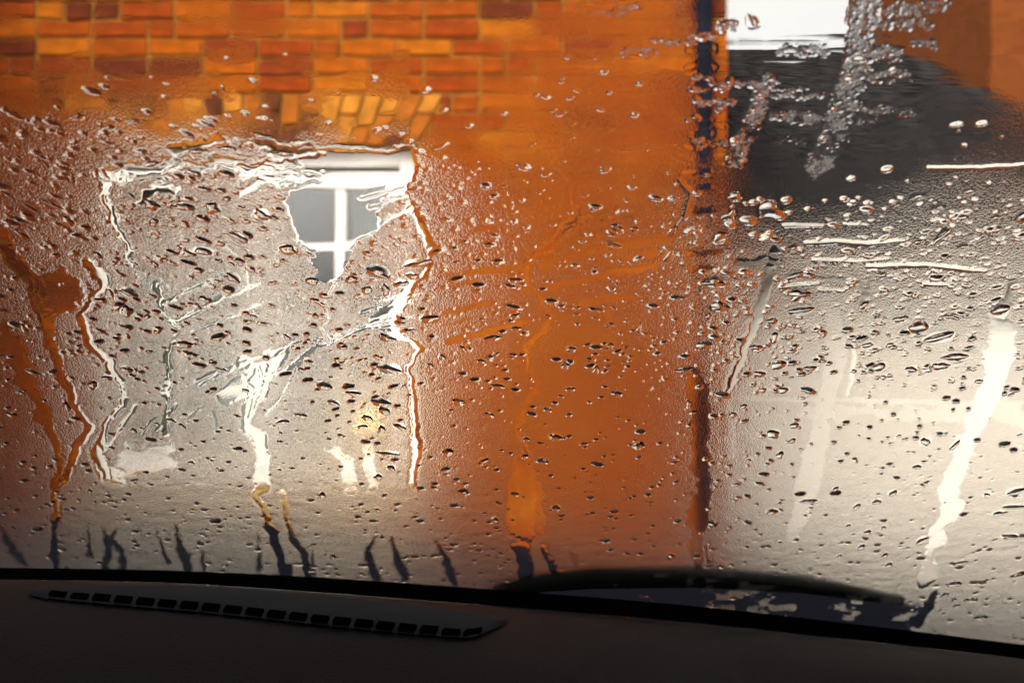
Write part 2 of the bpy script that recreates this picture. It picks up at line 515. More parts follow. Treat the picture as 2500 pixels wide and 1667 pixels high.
b = MB(); b.box(fx0, fx1, 20, 28, .1, 8.2); b.v = [tuple(Vector(p)-FL) for p in b.v]; b.build('wall', m_fb, fh)
r_ = MB(); r_.add([(fx0-.3,19.7,8.2),(fx1+.3,19.7,8.2),(fx1+.3,28.3,8.2),(fx0-.3,28.3,8.2),(fx0-.3,24,11.4),(fx1+.3,24,11.4)],
                  [(0,1,5,4),(1,2,5),(2,3,4,5),(3,0,4),(0,3,2,1)])
r_.v = [tuple(Vector(p)-FL) for p in r_.v]; r_.build('roof', m_slate, fh)

# ------------------------------------------------------------------ the car
car = empty('car', (0, 0, 0))
tag(car, 'dark car seen from its cabin with curved dashboard below the wet windscreen', 'car')
m_dash = mat('soft_touch_dashboard', (0.0080, 0.0060, 0.0072), 0.5, var=0.12, scale=6, bump=0.0005, bscale=700, spec=0.05)
m_vent = mat('blue_grey_vent_plastic', (0.017, 0.0195, 0.028), 0.75, spec=0.15)
m_black = mat('black_rubber', (0.002, 0.002, 0.002), 0.8, spec=0.0)
m_trim = mat('dark_cabin_trim', (0.03, 0.028, 0.028), 0.8, var=0.1)
m_head = mat('grey_headlining', (0.05, 0.048, 0.046), 0.95, var=0.05)
m_paint = mat('navy_car_paint', (0.008, 0.009, 0.014), 0.85, spec=0.0)

# glass edge as seen at the foot of the windscreen, and the dashboard rows below it
EX = [-500, -250, 0, 450, 800, 1250, 1700, 2100, 2500, 2750, 3000]
TOPB = [1382, 1383, 1386, 1394, 1411, 1443, 1480, 1525, 1574, 1606, 1640]
BOTB = [1402, 1403, 1406, 1416, 1439, 1474, 1512, 1555, 1601, 1634, 1668]
def curve(xs, ys, q):
    # smooth interpolation (Catmull-Rom) of a sampled line
    q = np.asarray(q, float); xs = np.asarray(xs, float); ys = np.asarray(ys, float)
    m_ = np.gradient(ys, xs)
    i = np.clip(np.searchsorted(xs, q) - 1, 0, len(xs)-2)
    h = xs[i+1]-xs[i]; s = (q-xs[i])/h
    return (2*s**3-3*s**2+1)*ys[i] + (s**3-2*s**2+s)*h*m_[i] + (-2*s**3+3*s**2)*ys[i+1] + (s**3-s**2)*h*m_[i+1]
XS = np.linspace(-500, 3000, 141)
top_y, bot_y = curve(EX, TOPB, XS), curve(EX, BOTB, XS)
def glass_depth(py): return GY*TT/(TT - (py-833.5)/FPX)
seal_rows = [[], [], [], []]
dash_rows = [[] for _ in range(9)]
for x_, ty, by in zip(XS, top_y, bot_y):
    dg = glass_depth(ty)
    seal_rows[0].append(P(x_, ty-1, dg-0.004)); seal_rows[1].append(P(x_, ty+3, dg-0.012))
    seal_rows[2].append(P(x_, (ty+by)/2, dg-0.018)); seal_rows[3].append(P(x_, by+8, dg-0.022))
    dd = [0, .018, .045, .085, .13, .19, .27, .36, .40]
    # the dash top is nearly level: fixed height profile falling gently to the glass
    z0 = P(x_, by, dg-.02).z
    xw = P(x_, by, dg-.02).x
    prof = [-.012, 0.000, .003, .005, .003, -.006, -.026, -.065, -.20]
    for k in range(9):
        yy = dg - .016 - dd[k]
        dash_rows[k].append(Vector((xw, yy, z0 + prof[k])))
s_ = MB(); s_.grid(seal_rows); s_.build('windscreen_seal', m_black, car, True)
dm = MB(); dm.grid(dash_rows); dash = dm.build('dashboard', m_dash, car, True)
def dash_pt(px, py, lift=0.0):
    """point of the dashboard top on a photo line of sight"""
    o_ = Vector((0, 0, EYE_Z)); d_ = P(px, py, 1.0) - o_
    hit, loc, nrm, _ = dash.ray_cast(o_, d_)
    if not hit: return P(px, py, .75)
    if nrm.z < 0: nrm = -nrm
    return loc + nrm*lift
bpy.context.view_layer.update()
# defroster vent: a sunk lens-shaped panel with a row of slots along its front lip
vt, vb = [], []
VX = [60, 115, 300, 500, 800, 1000, 1150, 1240]
VT = [1452, 1440, 1432, 1436, 1458, 1480, 1500, 1520]
VB = [1454, 1465, 1482, 1499, 1531, 1551, 1562, 1524]
q = np.linspace(70, 1238, 60)
rows = [[], [], [], []]
for x_, a, b_ in zip(q, np.interp(q, VX, VT), np.interp(q, VX, VB)):
    rows[0].append(dash_pt(x_, a, .0012)); rows[1].append(dash_pt(x_, a + (b_-a)*.35, .0028))
    rows[2].append(dash_pt(x_, a + (b_-a)*.8, .0032)); rows[3].append(dash_pt(x_, b_, .0012))
vm = MB(); vm.grid(rows); vent = vm.build('air_vent', m_vent, dash, True)
N_SLOT = 20
for i in range(N_SLOT):
    s0 = 118 + (1182-118)*i/N_SLOT; s1 = s0 + (1182-118)/N_SLOT*.74
    c0, c1 = np.interp(s0, VX, VB), np.interp(s1, VX, VB)
    hgt = 8 if 1 < i < N_SLOT-2 else 5
    f_ = []
    for (xx, cc) in ((s0, c0), (s1, c1)):
        f_.append([dash_pt(xx+7, cc-hgt-2, .0043), dash_pt(xx, cc-2, .0036)])
    v_ = MB()
    a, b_, c_, d_ = f_[0][0], f_[0][1], f_[1][1], f_[1][0]
    dn = Vector((0, 0, -.004))
    v_.add([a, b_, c_, d_, a+dn, b_+dn, c_+dn, d_+dn], [(0,1,2,3),(7,6,5,4),(0,4,5,1),(1,5,6,2),(2,6,7,3),(3,7,4,0)])
    v_.build('vent_slot', m_black, dash)

# pane
m_glass = bpy.data.materials.new('windscreen_glass'); m_glass.use_nodes = True
n_, l_ = m_glass.node_tree.nodes, m_glass.node_tree.links
n_.remove(n_['Principled BSDF'])
gb = n_.new('ShaderNodeBsdfGlass'); gb.inputs['IOR'].default_value = 1.45; gb.inputs['Roughness'].default_value = 0.0
gb.inputs['Color'].default_value = (0.99, 0.985, 0.97, 1)
l_.new(gb.outputs[0], n_['Material Output'].inputs['Surface'])
PU, PV0, PV1 = 0.70, -0.52, 0.36
def slab(n0, n1):
    cs = [(-PU, PV0), (PU, PV0), (PU*.86, PV1), (-PU*.86, PV1)]
    v = [g_pt(u_, v_, n1) for u_, v_ in cs] + [g_pt(u_, v_, n0) for u_, v_ in cs]
    m_ = MB(); m_.add(v, [(0,1,2,3),(7,6,5,4),(0,4,5,1),(1,5,6,2),(2,6,7,3),(3,7,4,0)]); return m_
fix_normals(slab(-0.0045, 0.0).build('windscreen', m_glass, car))

# cabin shell: roof, pillars, doors, tail, floor
b = MB()
yt = g_pt(0, PV1).y; zt = g_pt(0, PV1).z
roof_rows = []
for (yy, zz) in ((yt+.02, zt+.01), (yt-.1, zt+.05), (-.3, zt+.07), (-1.0, zt+.05), (-1.5, zt-.05)):
    roof_rows.append([(xx, yy, zz - .05*(abs(xx)/.7)**2) for xx in np.linspace(-.70, .70, 15)])
o = MB().grid(roof_rows).build('roof', m_head, car, True)
up = [[(p[0]*1.01, p[1], p[2]+.03) for p in r] for r in roof_rows]
MB().grid(up).build('roof_skin', m_paint, car, True)
for s in (-1, 1):
    pts = [g_pt(s*(PU*.86+.02), PV1, .0), g_pt(s*(PU+.02), PV0, .0)]
    MB().tube(pts, .032, 12).build('pillar', m_trim, car, True)
    MB().box(min(s*.74, s*.80), max(s*.74, s*.80), -1.2, 1.0, .35, 1.13).build('door', m_trim, car)
    MB().box(min(s*.70, s*.76), max(s*.70, s*.76), -.50, -.38, 1.0, 1.50).build('door_pillar', m_trim, car)
MB().box(-.76, .76, -1.75, -1.6, .35, 1.45).build('tail', m_trim, car)
MB().box(-.78, .78, -1.7, 1.2, .26, .32).build('floor', m_trim, car)
MB().box(-.76, .76, .98, 1.10, .30, .93).build('bulkhead', m_black, car)

# bonnet and wiper outside
BX = [-400, 0, 650, 1280, 1750, 2260, 2700]
bq = np.linspace(-400, 2700, 40)
far_y = np.interp(bq, BX, [1255, 1262, 1272, 1325, 1372, 1425, 1480])
bon = [[] for _ in range(7)]
for x_, fy_ in zip(bq, far_y):
    ty = float(curve(EX, TOPB, [x_])[0])
    near = P(x_, ty+40, glass_depth(ty)+.03)
    far = P(x_, fy_, 2.05)
    for k in range(5):
        s = k/4
        p = near.lerp(far, s); p.z += .02*math.sin(s*math.pi)*0
        bon[k].append(p)
    bon[5].append(far + Vector((0, .10, -.03))); bon[6].append(far + Vector((0, .14, -.45)))
MB().grid(bon).build('bonnet', m_paint, car, True)
wq = [(1205, 1432, .02), (1330, 1408, .035), (1450, 1397, .04), (1700, 1394, .04), (1950, 1410, .035), (2200, 1452, .03)]
pts = [P(x_, y_, glass_depth(y_)+o_) for x_, y_, o_ in wq]
wi = MB().tube(pts, [.004, .007, .008, .008, .007, .004], 8).build('wiper_blade', m_black, car, True)

# ------------------------------------------------------------------ water on the glass: where it is clear, misted, beaded
RS = 2.0                                        # raster step in photo pixels
X0R, X1R, Y0R, Y1R = -420.0, 2920.0, -200.0, 1760.0
NXR, NYR = int((X1R-X0R)/RS), int((Y1R-Y0R)/RS)
gx, gy = np.meshgrid(X0R + (np.arange(NXR)+.5)*RS, Y0R + (np.arange(NYR)+.5)*RS)

def vnoise(shape_x, shape_y, seed):
    """smooth value noise sampled at lattice coordinates"""
    r = np.random.default_rng(seed)
    T = 256
    tab = r.random((T, T)).astype(np.float32)
    xi = np.floor(shape_x).astype(int); yi = np.floor(shape_y).astype(int)
    fx = shape_x - xi; fy = shape_y - yi
    fx = fx*fx*(3-2*fx); fy = fy*fy*(3-2*fy)
    a = tab[yi % T, xi % T]; b = tab[yi % T, (xi+1) % T]; c = tab[(yi+1) % T, xi % T]; d = tab[(yi+1) % T, (xi+1) % T]
    return (a*(1-fx)+b*fx)*(1-fy) + (c*(1-fx)+d*fx)*fy
def fbm(x, y, oct_, seed):
    s = 0; amp = .5; tot = 0
    for k in range(oct_):
        s = s + amp*vnoise(x*2**k + 17.3*k, y*2**k + 5.1*k, seed+k); tot += amp; amp *= .55
    return s/tot
def sstep(a, b, x):
    t_ = np.clip((x-a)/(b-a), 0, 1); return t_*t_*(3-2*t_)

warp_x = (fbm(gx/38, gy/30, 3, 11)-.5); warp_y = (fbm(gx/38, gy/30, 3, 21)-.5)
fine = fbm(gx/14, gy/9, 3, 31)
# signed "clearness" from strokes: list of (points, half widths, strength, edge wobble)
clear = np.zeros_like(gx); rim = np.zeros_like(gx); bulge = np.zeros_like(gx)
def stroke(pts, wid, strength=1.0, wob=26, rimamp=1.0, bulgeamp=0.0, ry=1.0, soft=2.5):
    global clear, rim, bulge
    pts = [(float(a), float(b)) for a, b in pts]
    if not isinstance(wid, (list, tuple)): wid = [wid]*len(pts)
    mw = max(wid) + 40
    xa, xb = min(p[0] for p in pts)-mw, max(p[0] for p in pts)+mw
    ya, yb = min(p[1] for p in pts)-mw, max(p[1] for p in pts)+mw
    i0, i1 = max(int((xa-X0R)/RS), 0), min(int((xb-X0R)/RS)+1, NXR)
    j0, j1 = max(int((ya-Y0R)/RS), 0), min(int((yb-Y0R)/RS)+1, NYR)
    sl_ = (slice(j0, j1), slice(i0, i1))
    wv = wob * min(1.0, max(wid)/20 + .25)
    x = gx[sl_] + warp_x[sl_]*wv; y = gy[sl_] + warp_y[sl_]*wv
    best = np.full(x.shape, 1e9); bd = np.full(x.shape, 1e9); bw = np.ones(x.shape)
    for (p, q_, w0, w1) in zip(pts[:-1], pts[1:], wid[:-1], wid[1:]):
        dx, dy = q_[0]-p[0], q_[1]-p[1]; L2 = dx*dx+dy*dy+1e-6
        t_ = np.clip(((x-p[0])*dx + (y-p[1])*dy)/L2, 0, 1)
        d = np.hypot(x-p[0]-t_*dx, (y-p[1]-t_*dy)/ry); w_ = w0+(w1-w0)*t_
        r_ = d - w_
        m_ = r_ < best
        best = np.where(m_, r_, best); bd = np.where(m_, d, bd); bw = np.where(m_, w_, bw)
    e = best + (fine[sl_]-.5)*min(9, max(wid)*.8)
    c_ = strength*(1-sstep(-soft, soft, e))
    clear[sl_] = np.maximum(clear[sl_], c_)
    rim[sl_] = np.maximum(rim[sl_], rimamp*strength*np.exp(-((e+1)/4.0)**2))
    if bulgeamp > 0:
        bulge[sl_] = np.maximum(bulge[sl_], bulgeamp*np.sqrt(np.clip(1-(bd/np.maximum(bw, 1))**2, 0, 1)))
def poly(pts, strength=1.0, wob=40, soft=3.0, rimamp=.7):
    global clear, rim
    pts = np.array(pts, float)
    xa, ya = pts.min(0)-60; xb, yb = pts.max(0)+60
    i0, i1 = max(int((xa-X0R)/RS), 0), min(int((xb-X0R)/RS)+1, NXR)
    j0, j1 = max(int((ya-Y0R)/RS), 0), min(int((yb-Y0R)/RS)+1, NYR)
    sl_ = (slice(j0, j1), slice(i0, i1))
    x = gx[sl_] + warp_x[sl_]*wob; y = gy[sl_] + warp_y[sl_]*wob
    ins = np.zeros(x.shape, bool); d = np.full(x.shape, 1e9)
    for p, q_ in zip(pts, np.roll(pts, -1, 0)):
        cond = (p[1] > y) != (q_[1] > y)
        ins ^= cond & (x < (q_[0]-p[0])*(y-p[1])/(q_[1]-p[1]+1e-9) + p[0])
        dx, dy = q_-p; t_ = np.clip(((x-p[0])*dx+(y-p[1])*dy)/(dx*dx+dy*dy+1e-6), 0, 1)
        d = np.minimum(d, np.hypot(x-p[0]-t_*dx, y-p[1]-t_*dy))
    e = np.where(ins, -d, d) + (fine[sl_]-.5)*10
    clear[sl_] = np.maximum(clear[sl_], strength*(1-sstep(-soft, soft, e)))
    rim[sl_] = np.maximum(rim[sl_], rimamp*strength*np.exp(-((e+1)/4.0)**2))

# base mist: thin over the upper brickwork, thick lower down
edge_x = [-420, 0, 220, 450, 640, 800, 1000, 1080, 1250, 1450, 1600, 1720, 1800, 2000, 2200, 2350, 2600, 2920]
edge_y = [210, 225, 275, 320, 365, 405, 410, 390, 340, 330, 360, 450, 510, 520, 430, 350, 340, 340]
ed = np.interp(gx, edge_x, edge_y) + (fbm(gx/120, gy/60, 4, 41)-.5)*150
rw = sstep(1680, 1800, gx)
base = sstep(0, 1, (gy - ed + 70 + 120*rw)/(180 + 260*rw))
patchy = fbm(gx/90, gy/50, 4, 51)
mist = .005 + .995*base
# scattered thin dew above the edge
thin = sstep(-240, 0, gy-ed)*(gx < 1700)
mist = np.maximum(mist, .22*thin*sstep(.52, .72, patchy))
# right of the window the mist is thin and lets the brick through
th2 = np.exp(-(((gx-1380)/330)**2 + ((gy-430)/170)**2))
mist *= 1 - .55*th2
# over the slates: bright beaded bands
band = np.zeros_like(gx)
def mistband(pts, w_, a=1.0):
    global band
    b_ = np.full(gx.shape, 1e9)
    x = gx + warp_x*22; y = gy + warp_y*30
    for p, q_ in zip(pts[:-1], pts[1:]):
        dx, dy = q_[0]-p[0], q_[1]-p[1]
        t_ = np.clip(((x-p[0])*dx+(y-p[1])*dy)/(dx*dx+dy*dy+1e-6), 0, 1)
        b_ = np.minimum(b_, np.hypot(x-p[0]-t_*dx, y-p[1]-t_*dy))
    band = np.maximum(band, a*(1-sstep(w_*.7, w_*1.15, b_ + (fine-.5)*26)))
mistband([(2125, -60), (2105, 60), (2090, 160), (2060, 260), (2030, 340), (2000, 400)], 32)
mistband([(1875, 195), (1850, 260), (1825, 330), (1795, 380)], 22)
for (a, b_, y_, w_) in ((1880, 1950, 215, 8), (1890, 2005, 232, 8), (1880, 2000, 285, 10), (1895, 1960, 345, 9), (2120, 2220, 180, 9),
                        (2080, 2230, 266, 9), (2070, 2130, 300, 8), (1790, 1860, 205, 7), (1690, 1860, 212, 6), (1700, 1790, 245, 8),
                        (1700, 1770, 345, 10), (1690, 1730, 190, 7), (1690, 1740, 90, 9), (1760, 1785, 60, 12), (2180, 2300, 20, 20), (2110, 2260, 60, 12),
                        (2140, 2190, 130, 16), (1420, 1530, 30, 8), (1520, 1600, 130, 7), (1600, 1690, 100, 6), (1500, 1560, 15, 6), (1905, 2010, 125, 10), (2230,2270,110,10), (1700,1740,285,9)):
    mistband([(a, y_), (b_, y_+random.uniform(-6, 6))], w_)
band *= sstep(.20, .42, fbm(gx/26, gy/16, 2, 101))
# thin breath of fog that dissolves the courses towards the pipe
th3 = sstep(1120, 1480, gx)*(1-sstep(1660, 1720, gx))*sstep(.30, .62, fbm(gx/150, gy/55, 4, 111) + .18*sstep(0, 330, gy))
mist = np.maximum(mist, .26*th3)
mist = np.maximum(mist, .22*sstep(.5, .68, fbm(gx/110, gy/45, 4, 121))*(gx < 1000)*sstep(0, 200, gy+60))
mist = np.maximum(mist, band)
# clear polygons and runs  (photo pixels)
poly([(715, 362), (1015, 362), (1030, 400), (1000, 470), (935, 490), (925, 560), (880, 590), (850, 625), (830, 690), (775, 690), (752, 620), (700, 530), (690, 470), (735, 440)], 1, 30)
poly([(250,412),(330,388),(425,392),(418,428),(330,440),(262,446)], 1, 55)
poly([(432,392),(560,384),(690,400),(720,430),(600,424),(440,420)], 1, 55)
for a in ([(255,425),(330,405),(425,395)], [(425,398),(560,405),(690,430),(760,430)], [(425,372),(470,350),(530,345)], [(640,352),(700,362),(770,372)],
          [(590,420),(640,405),(720,395)], [(250,440),(265,490),(280,520)], [(350,470),(380,455),(420,465)]):
    stroke(a, [19]*len(a), 1, 55)
S = stroke
S([(-20,540),(8,585),(30,630),(90,690),(110,760),(120,830),(150,900),(185,980),(215,1040),(190,1090),(168,1140),(140,1190),(130,1260),(131,1310),(140,1400)], [16,18,18,24,24,14,12,12,15,14,13,12,9,8,7], 1, 26)
poly([(85,690),(150,650),(205,690),(210,740),(170,760),(120,770),(100,740)], .9, 50)
S([(10,800),(45,860),(60,920),(95,990),(125,1060),(145,1120),(140,1180)], [18,26,22,16,14,12,9], .85, 40)
S([(215,640),(255,690),(225,735),(200,765),(215,830),(262,882),(292,930),(310,965),(272,1020),(255,1065),(235,1110),(265,1165)], [20,14,12,10,11,14,9,9,8,12,16,10], 1, 26)
S([(262,480),(275,520),(285,560),(310,600),(325,640)], [14,11,9,10,11], 1)
poly([(320,640),(400,680),(420,720),(340,700)], .7, 40)
S([(380,700),(402,745),(405,770),(435,805),(412,860),(408,940),(405,1060)], [12,14,8,9,10,9,8], 1)
for a, w_ in (([(400,738),(500,690),(560,662)],8), ([(430,782),(540,725),(640,690)],9), ([(470,810),(560,770),(650,735)],6), ([(480,930),(560,900),(660,850)],10),
              ([(555,965),(640,915),(700,860)],27), ([(598,880),(640,950),(610,1010)],22), ([(490,940),(555,902)],7), ([(660,868),(740,828)],12), ([(700,905),(760,850),(890,800),(975,768)],7), ([(660,920),(720,890)],6),
              ([(430,985),(400,1030),(370,1062)],7), ([(330,990),(300,1040),(262,1090)],8), ([(520,1000),(532,1035),(522,1060)],6), ([(350,1060),(372,1020),(410,1005)],5), ([(455,1020),(500,985)],8),
              ([(770,830),(900,788)],7), ([(900,800),(1010,770)],6), ([(880,760),(1010,735)],8), ([(920,730),(1030,715)],9), ([(880,480),(985,450)],6),([(905,505),(1000,475)],7),
              ([(930,545),(1010,505)],8), ([(600,650),(610,720)],6), ([(540,590),(600,640)],4)):
    S(a, [w_]*(len(a)-1)+[w_*.4], .95, 18)
S([(640,900),(605,980),(600,1040),(638,1075),(640,1180),(622,1205),(650,1235),(664,1290),(672,1330),(700,1400)], [22,14,16,18,22,12,9,10,10,11], 1, 22)
S([(690,1200),(700,1250),(712,1300),(740,1345),(752,1410)], [9,9,9,9,9], .9, 18)
poly([(320,1080),(420,1090),(440,1150),(300,1170),(270,1150)], .75, 50)
S([(230,1100),(250,1150),(300,1170)], [14,20,12], .9)
S([(810,1095),(850,1130),(860,1190)], [10,14,14], .8); S([(895,1090),(905,1140),(910,1190)], [14,14,12], .8)
S([(820,690),(792,730),(800,775),(782,800),(805,830)], [5,4,5,4,5], 1, 12, bulgeamp=.5)
S([(790,830),(720,900),(690,970),(650,1010)], [4,4,3,3], .9, 14)
S([(1000,500),(1030,560),(1052,600),(1052,650),(1010,690),(965,755),(925,785),(985,822),(1032,850),(1002,890),(1006,960),(1016,1040),(1012,1180)], [16,14,9,8,12,20,20,12,10,9,11,11,9], 1, 24)
S([(700,430),(640,440),(590,470)], [10,12,8], 1)
# middle, over the brick
S([(1400,460),(1405,520),(1360,590),(1300,620),(1290,680),(1322,720),(1342,765),(1330,812),(1285,842),(1292,890),(1312,940),(1280,990),(1264,1052),(1275,1080),(1285,1110)], [10,12,16,12,8,7,8,9,7,6,6,6,7,9,13], .92, 20)
S([(1275,1130),(1278,1200),(1285,1300)], [26,30,26], .85, 26); S([(1255,1180),(1250,1290)], [14,14], .85, 26); S([(1310,1180),(1322,1300)], [12,12], .6, 26)
S([(1268,1335),(1278,1370),(1285,1410)], [20,20,18], .95); S([(1330,1335),(1350,1372),(1358,1400)], [10,10,9], .9); S([(1395,1345),(1410,1380)], [8,8], .5)
for a, w_, s_ in (([(1340,702),(1480,668),(1600,650)],9,.8), ([(1060,672),(1250,655)],9,.7), ([(1080,762),(1210,735)],7,.7), ([(1090,832),(1290,780)],7,.8), ([(1330,640),(1500,600),(1640,580)],14,.6),
                  ([(1350,575),(1500,545)],20,.5), ([(1060,700),(1160,690)],8,.7), ([(1400,740),(1560,720)],8,.6), ([(1080,790),(1150,775)],5,.7), ([(1480,640),(1600,615)],9,.6), ([(1160,560),(1200,560)],14,.6),
                  ([(1270,640),(1290,700)],16,.6), ([(1480,720),(1490,800)],7,.5)):
    S(a, [w_]*len(a), s_, 26, .5)
S([(1705,925),(1712,1060),(1715,1180),(1705,1270)], [25,23,20,23], .82, 34, .2); S([(1712,600),(1705,700),(1716,800),(1708,930)], [10,12,16,20], .42, 40, .2); S([(1700,1270),(1706,1380)], [16,12], .6, 30, .2); S([(1685,1330),(1700,1370)], [12,10], .6); S([(1725,1330),(1730,1365)], [7,7], .7)
for y_, a, b_ in ((120,1685,1740),(165,1680,1740),(205,1690,1735),(325,1690,1735),(355,1680,1738),(420,1675,1735),(458,1690,1738),(512,1690,1735),(618,1685,1760),(655,1690,1740)):
    S([(a, y_), (b_, y_-3)], 9, .9, 14, .4)
S([(1660,440),(1685,470),(1670,530),(1640,570)], [5,5,5,5], .9, 10, bulgeamp=.5)
# right, over the white wall
S([(1890,615),(1872,690),(1845,780),(1822,840),(1800,900),(1775,960)], [15,15,14,12,10,8], 1, 16)
S([(1840,780),(1790,870),(1770,960),(1780,1100)], [20,22,18,16], .5, 16, .2)
S([(2005,700),(2030,760),(2045,850),(2020,950),(2005,1050),(1990,1100),(1965,1200),(1935,1310)], [18,22,26,22,20,24,26,18], .4, 22, .2)
S([(2085,820),(2080,900),(2068,960)], [5,6,5], .9); S([(2110,690),(2112,720),(2105,745)], [14,10,8], .95)
S([(2470,690),(2465,725),(2445,760)], [12,11,16], 1, 14)
S([(2440,775),(2442,850),(2420,950),(2372,1050),(2345,1120),(2315,1200),(2325,1240),(2290,1290),(2278,1340),(2258,1412)], [26,34,30,26,26,24,22,20,18,17], .94, 38)
S([(2285,1440),(2270,1478),(2235,1520)], [11,12,15], .95)
S([(1950,1005),(2200,1008),(2500,1022)], [12,16,12], .28, 60, .1); S([(1790,972),(2100,975),(2500,985)], [4,6,6], .35, 20, .1)
S([(2300,1000),(2400,985),(2500,1000)], [20,26,14], .32, 60, .1)
S([(1800,640),(1900,632)], [12,9], .9); S([(2000,680),(2150,690)], [8,5], .8)
for a, w_ in (([(1970,592),(2040,588),(2120,594),(2198,586)],7), ([(2120,648),(2260,645),(2330,652),(2405,660)],6), ([(1985,632),(2090,636),(2170,630)],4), ([(2265,408),(2400,408),(2520,398)],5),
              ([(2255,690),(2330,695)],5), ([(1905,700),(2000,690)],5), ([(1915,548),(2010,550)],5), ([(2060,545),(2120,548)],3), ([(2000,705),(2060,708)],3)):
    S(a, [w_]*(len(a)-1)+[w_*.6], 1, 9, .0, 1.0)
S([(1770,300),(1990,372),(2180,352),(2400,330)], [10,18,16,10], .8, 50, .2)
S([(1900,440),(1905,490)], [10,9], 1); S([(1960,480),(2080,470)], [7,7], .9)
# dark mottled strip low on the right, drips low on the left
mott = fbm(gx/52, gy/26, 4, 61)
zone = np.clip(sstep(0, 40, gy - np.interp(gx, [1180,1300,1450,1700,1900,2050,2280,2400], [1408,1382,1366,1374,1390,1412,1462,1545])), 0, 1) * sstep(1150, 1250, gx)*(1-sstep(2230, 2300, gx))
mc = zone*sstep(.36, .47, mott + .16*(1-sstep(1450, 1750, gx)))
clear = np.maximum(clear, mc); rim = np.maximum(rim, .4*zone*np.exp(-((mott-.50)/.02)**2))
for a, w_ in (([(-5,1285),(25,1325),(52,1370)],8), ([(132,1275),(138,1330),(138,1385)],7), ([(218,1285),(220,1350)],6), ([(250,1285),(262,1320),(258,1400)],8), ([(285,1280),(270,1315),(298,1345),(296,1400)],8),
              ([(425,1278),(445,1330),(462,1395)],9), ([(915,1305),(900,1350),(915,1410)],9), ([(955,1305),(968,1350),(985,1410)],9), ([(1062,1315),(1090,1360),(1110,1415)],9), ([(380,1290),(410,1370)],5),
              ([(630,1300),(632,1390)],5), ([(760,1340),(765,1400)],5), ([(490,1340),(500,1390)],4)):
    S(a, [w_*.5]+[w_*1.25]*(len(a)-1), .88, 30, .0, 0, 1.0, 6.5)
mist = mist*(1-clear)
mist = np.clip(mist, 0, 1)

def sample(arr, px, py):
    x = np.clip((px-X0R)/RS-.5, 0, NXR-1.001); y = np.clip((py-Y0R)/RS-.5, 0, NYR-1.001)
    i = x.astype(int); j = y.astype(int); fx, fy = x-i, y-j
    return (arr[j,i]*(1-fx)+arr[j,i+1]*fx)*(1-fy) + (arr[j+1,i]*(1-fx)+arr[j+1,i+1]*fx)*fy

# ------------------------------------------------------------------ the film of water and mist (one sheet of real relief)
v_rows = np.concatenate([np.linspace(-0.50, px_uv(0, 1660)[1]-.002, 12), np.array([px_uv(0, q_)[1] for q_ in np.linspace(1660, -70, 740)]), np.linspace(px_uv(0, -70)[1]+.002, .352, 10)])
ND, NE, NVV = 1150, 36, len(v_rows)
NU = ND + 2*NE
uu = np.linspace(-1, 1, ND)
halfw = (GY - v_rows*CT)*0.36*1.07 + 0.01      # half width of the sheet in each row
outw = .685 - .098*(v_rows+.52)/.88                                  # out to the edge of the pane, coarser there
halfw = np.minimum(halfw, outw - .004)
ext = (np.arange(1, NE+1)/NE)[None, :]
Rx = halfw[:, None] + (outw-halfw)[:, None]*ext
U = np.concatenate([-Rx[:, ::-1], uu[None, :]*halfw[:, None], Rx], 1); V = np.repeat(v_rows[:, None], NU, 1)
PXv, PYv = uv_px(U, V)
M = sample(mist, PXv, PYv); CL = sample(clear, PXv, PYv); RM = sample(rim, PXv, PYv); BG = sample(bulge, PXv, PYv)
# relief in metres
H = 0.00006*RM + 0.00042*BG
H += 0.00006*(fbm(U/0.030, V/0.022, 2, 71)-.5)*(1-M)                       # slow waves where it is clear
roofz = np.exp(-(((PXv-2000)/330)**2 + ((PYv-270)/230)**2))
H += 0.00019*roofz*(fbm(U/0.075, V/0.0055, 3, 81)-.5)*(1-.6*M)              # ripples running across
H += 0.00008*(fbm(U/0.009, V/0.007, 2, 91)-.5)*M

du = 2*halfw/(ND-1); dv = v_rows[1]-v_rows[0]
def stamp(u0, v0, a, b, hgt, keep=0.0, skew=0.0, only_clear=False):
    j0, j1 = np.searchsorted(v_rows, [v0-b*1.3, v0+b*1.3])
    if j1 <= j0: return
    jm = min(max((j0+j1)//2, 0), NVV-1)
    i0 = int((u0-a*1.5+halfw[jm])/du[jm])-1+NE; i1 = int((u0+a*1.5+halfw[jm])/du[jm])+2+NE
    i0, i1 = max(i0, 0), min(i1, NU)
    if i1 <= i0: return
    x = (U[j0:j1, i0:i1]-u0); y = (V[j0:j1, i0:i1]-v0)
    x = x + skew*y
    r2 = (x/a)**2 + (y/b)**2
    if only_clear:
        k = 1-sstep(.8, 1.35, r2)
        H[j0:j1, i0:i1] *= (1-k); M[j0:j1, i0:i1] *= (1-k)
        return
    d = hgt*np.clip(1-r2, 0, 1)**.75
    H[j0:j1, i0:i1] = np.maximum(H[j0:j1, i0:i1], d)
    M[j0:j1, i0:i1] *= keep + (1-keep)*sstep(.7, 1.1, r2)

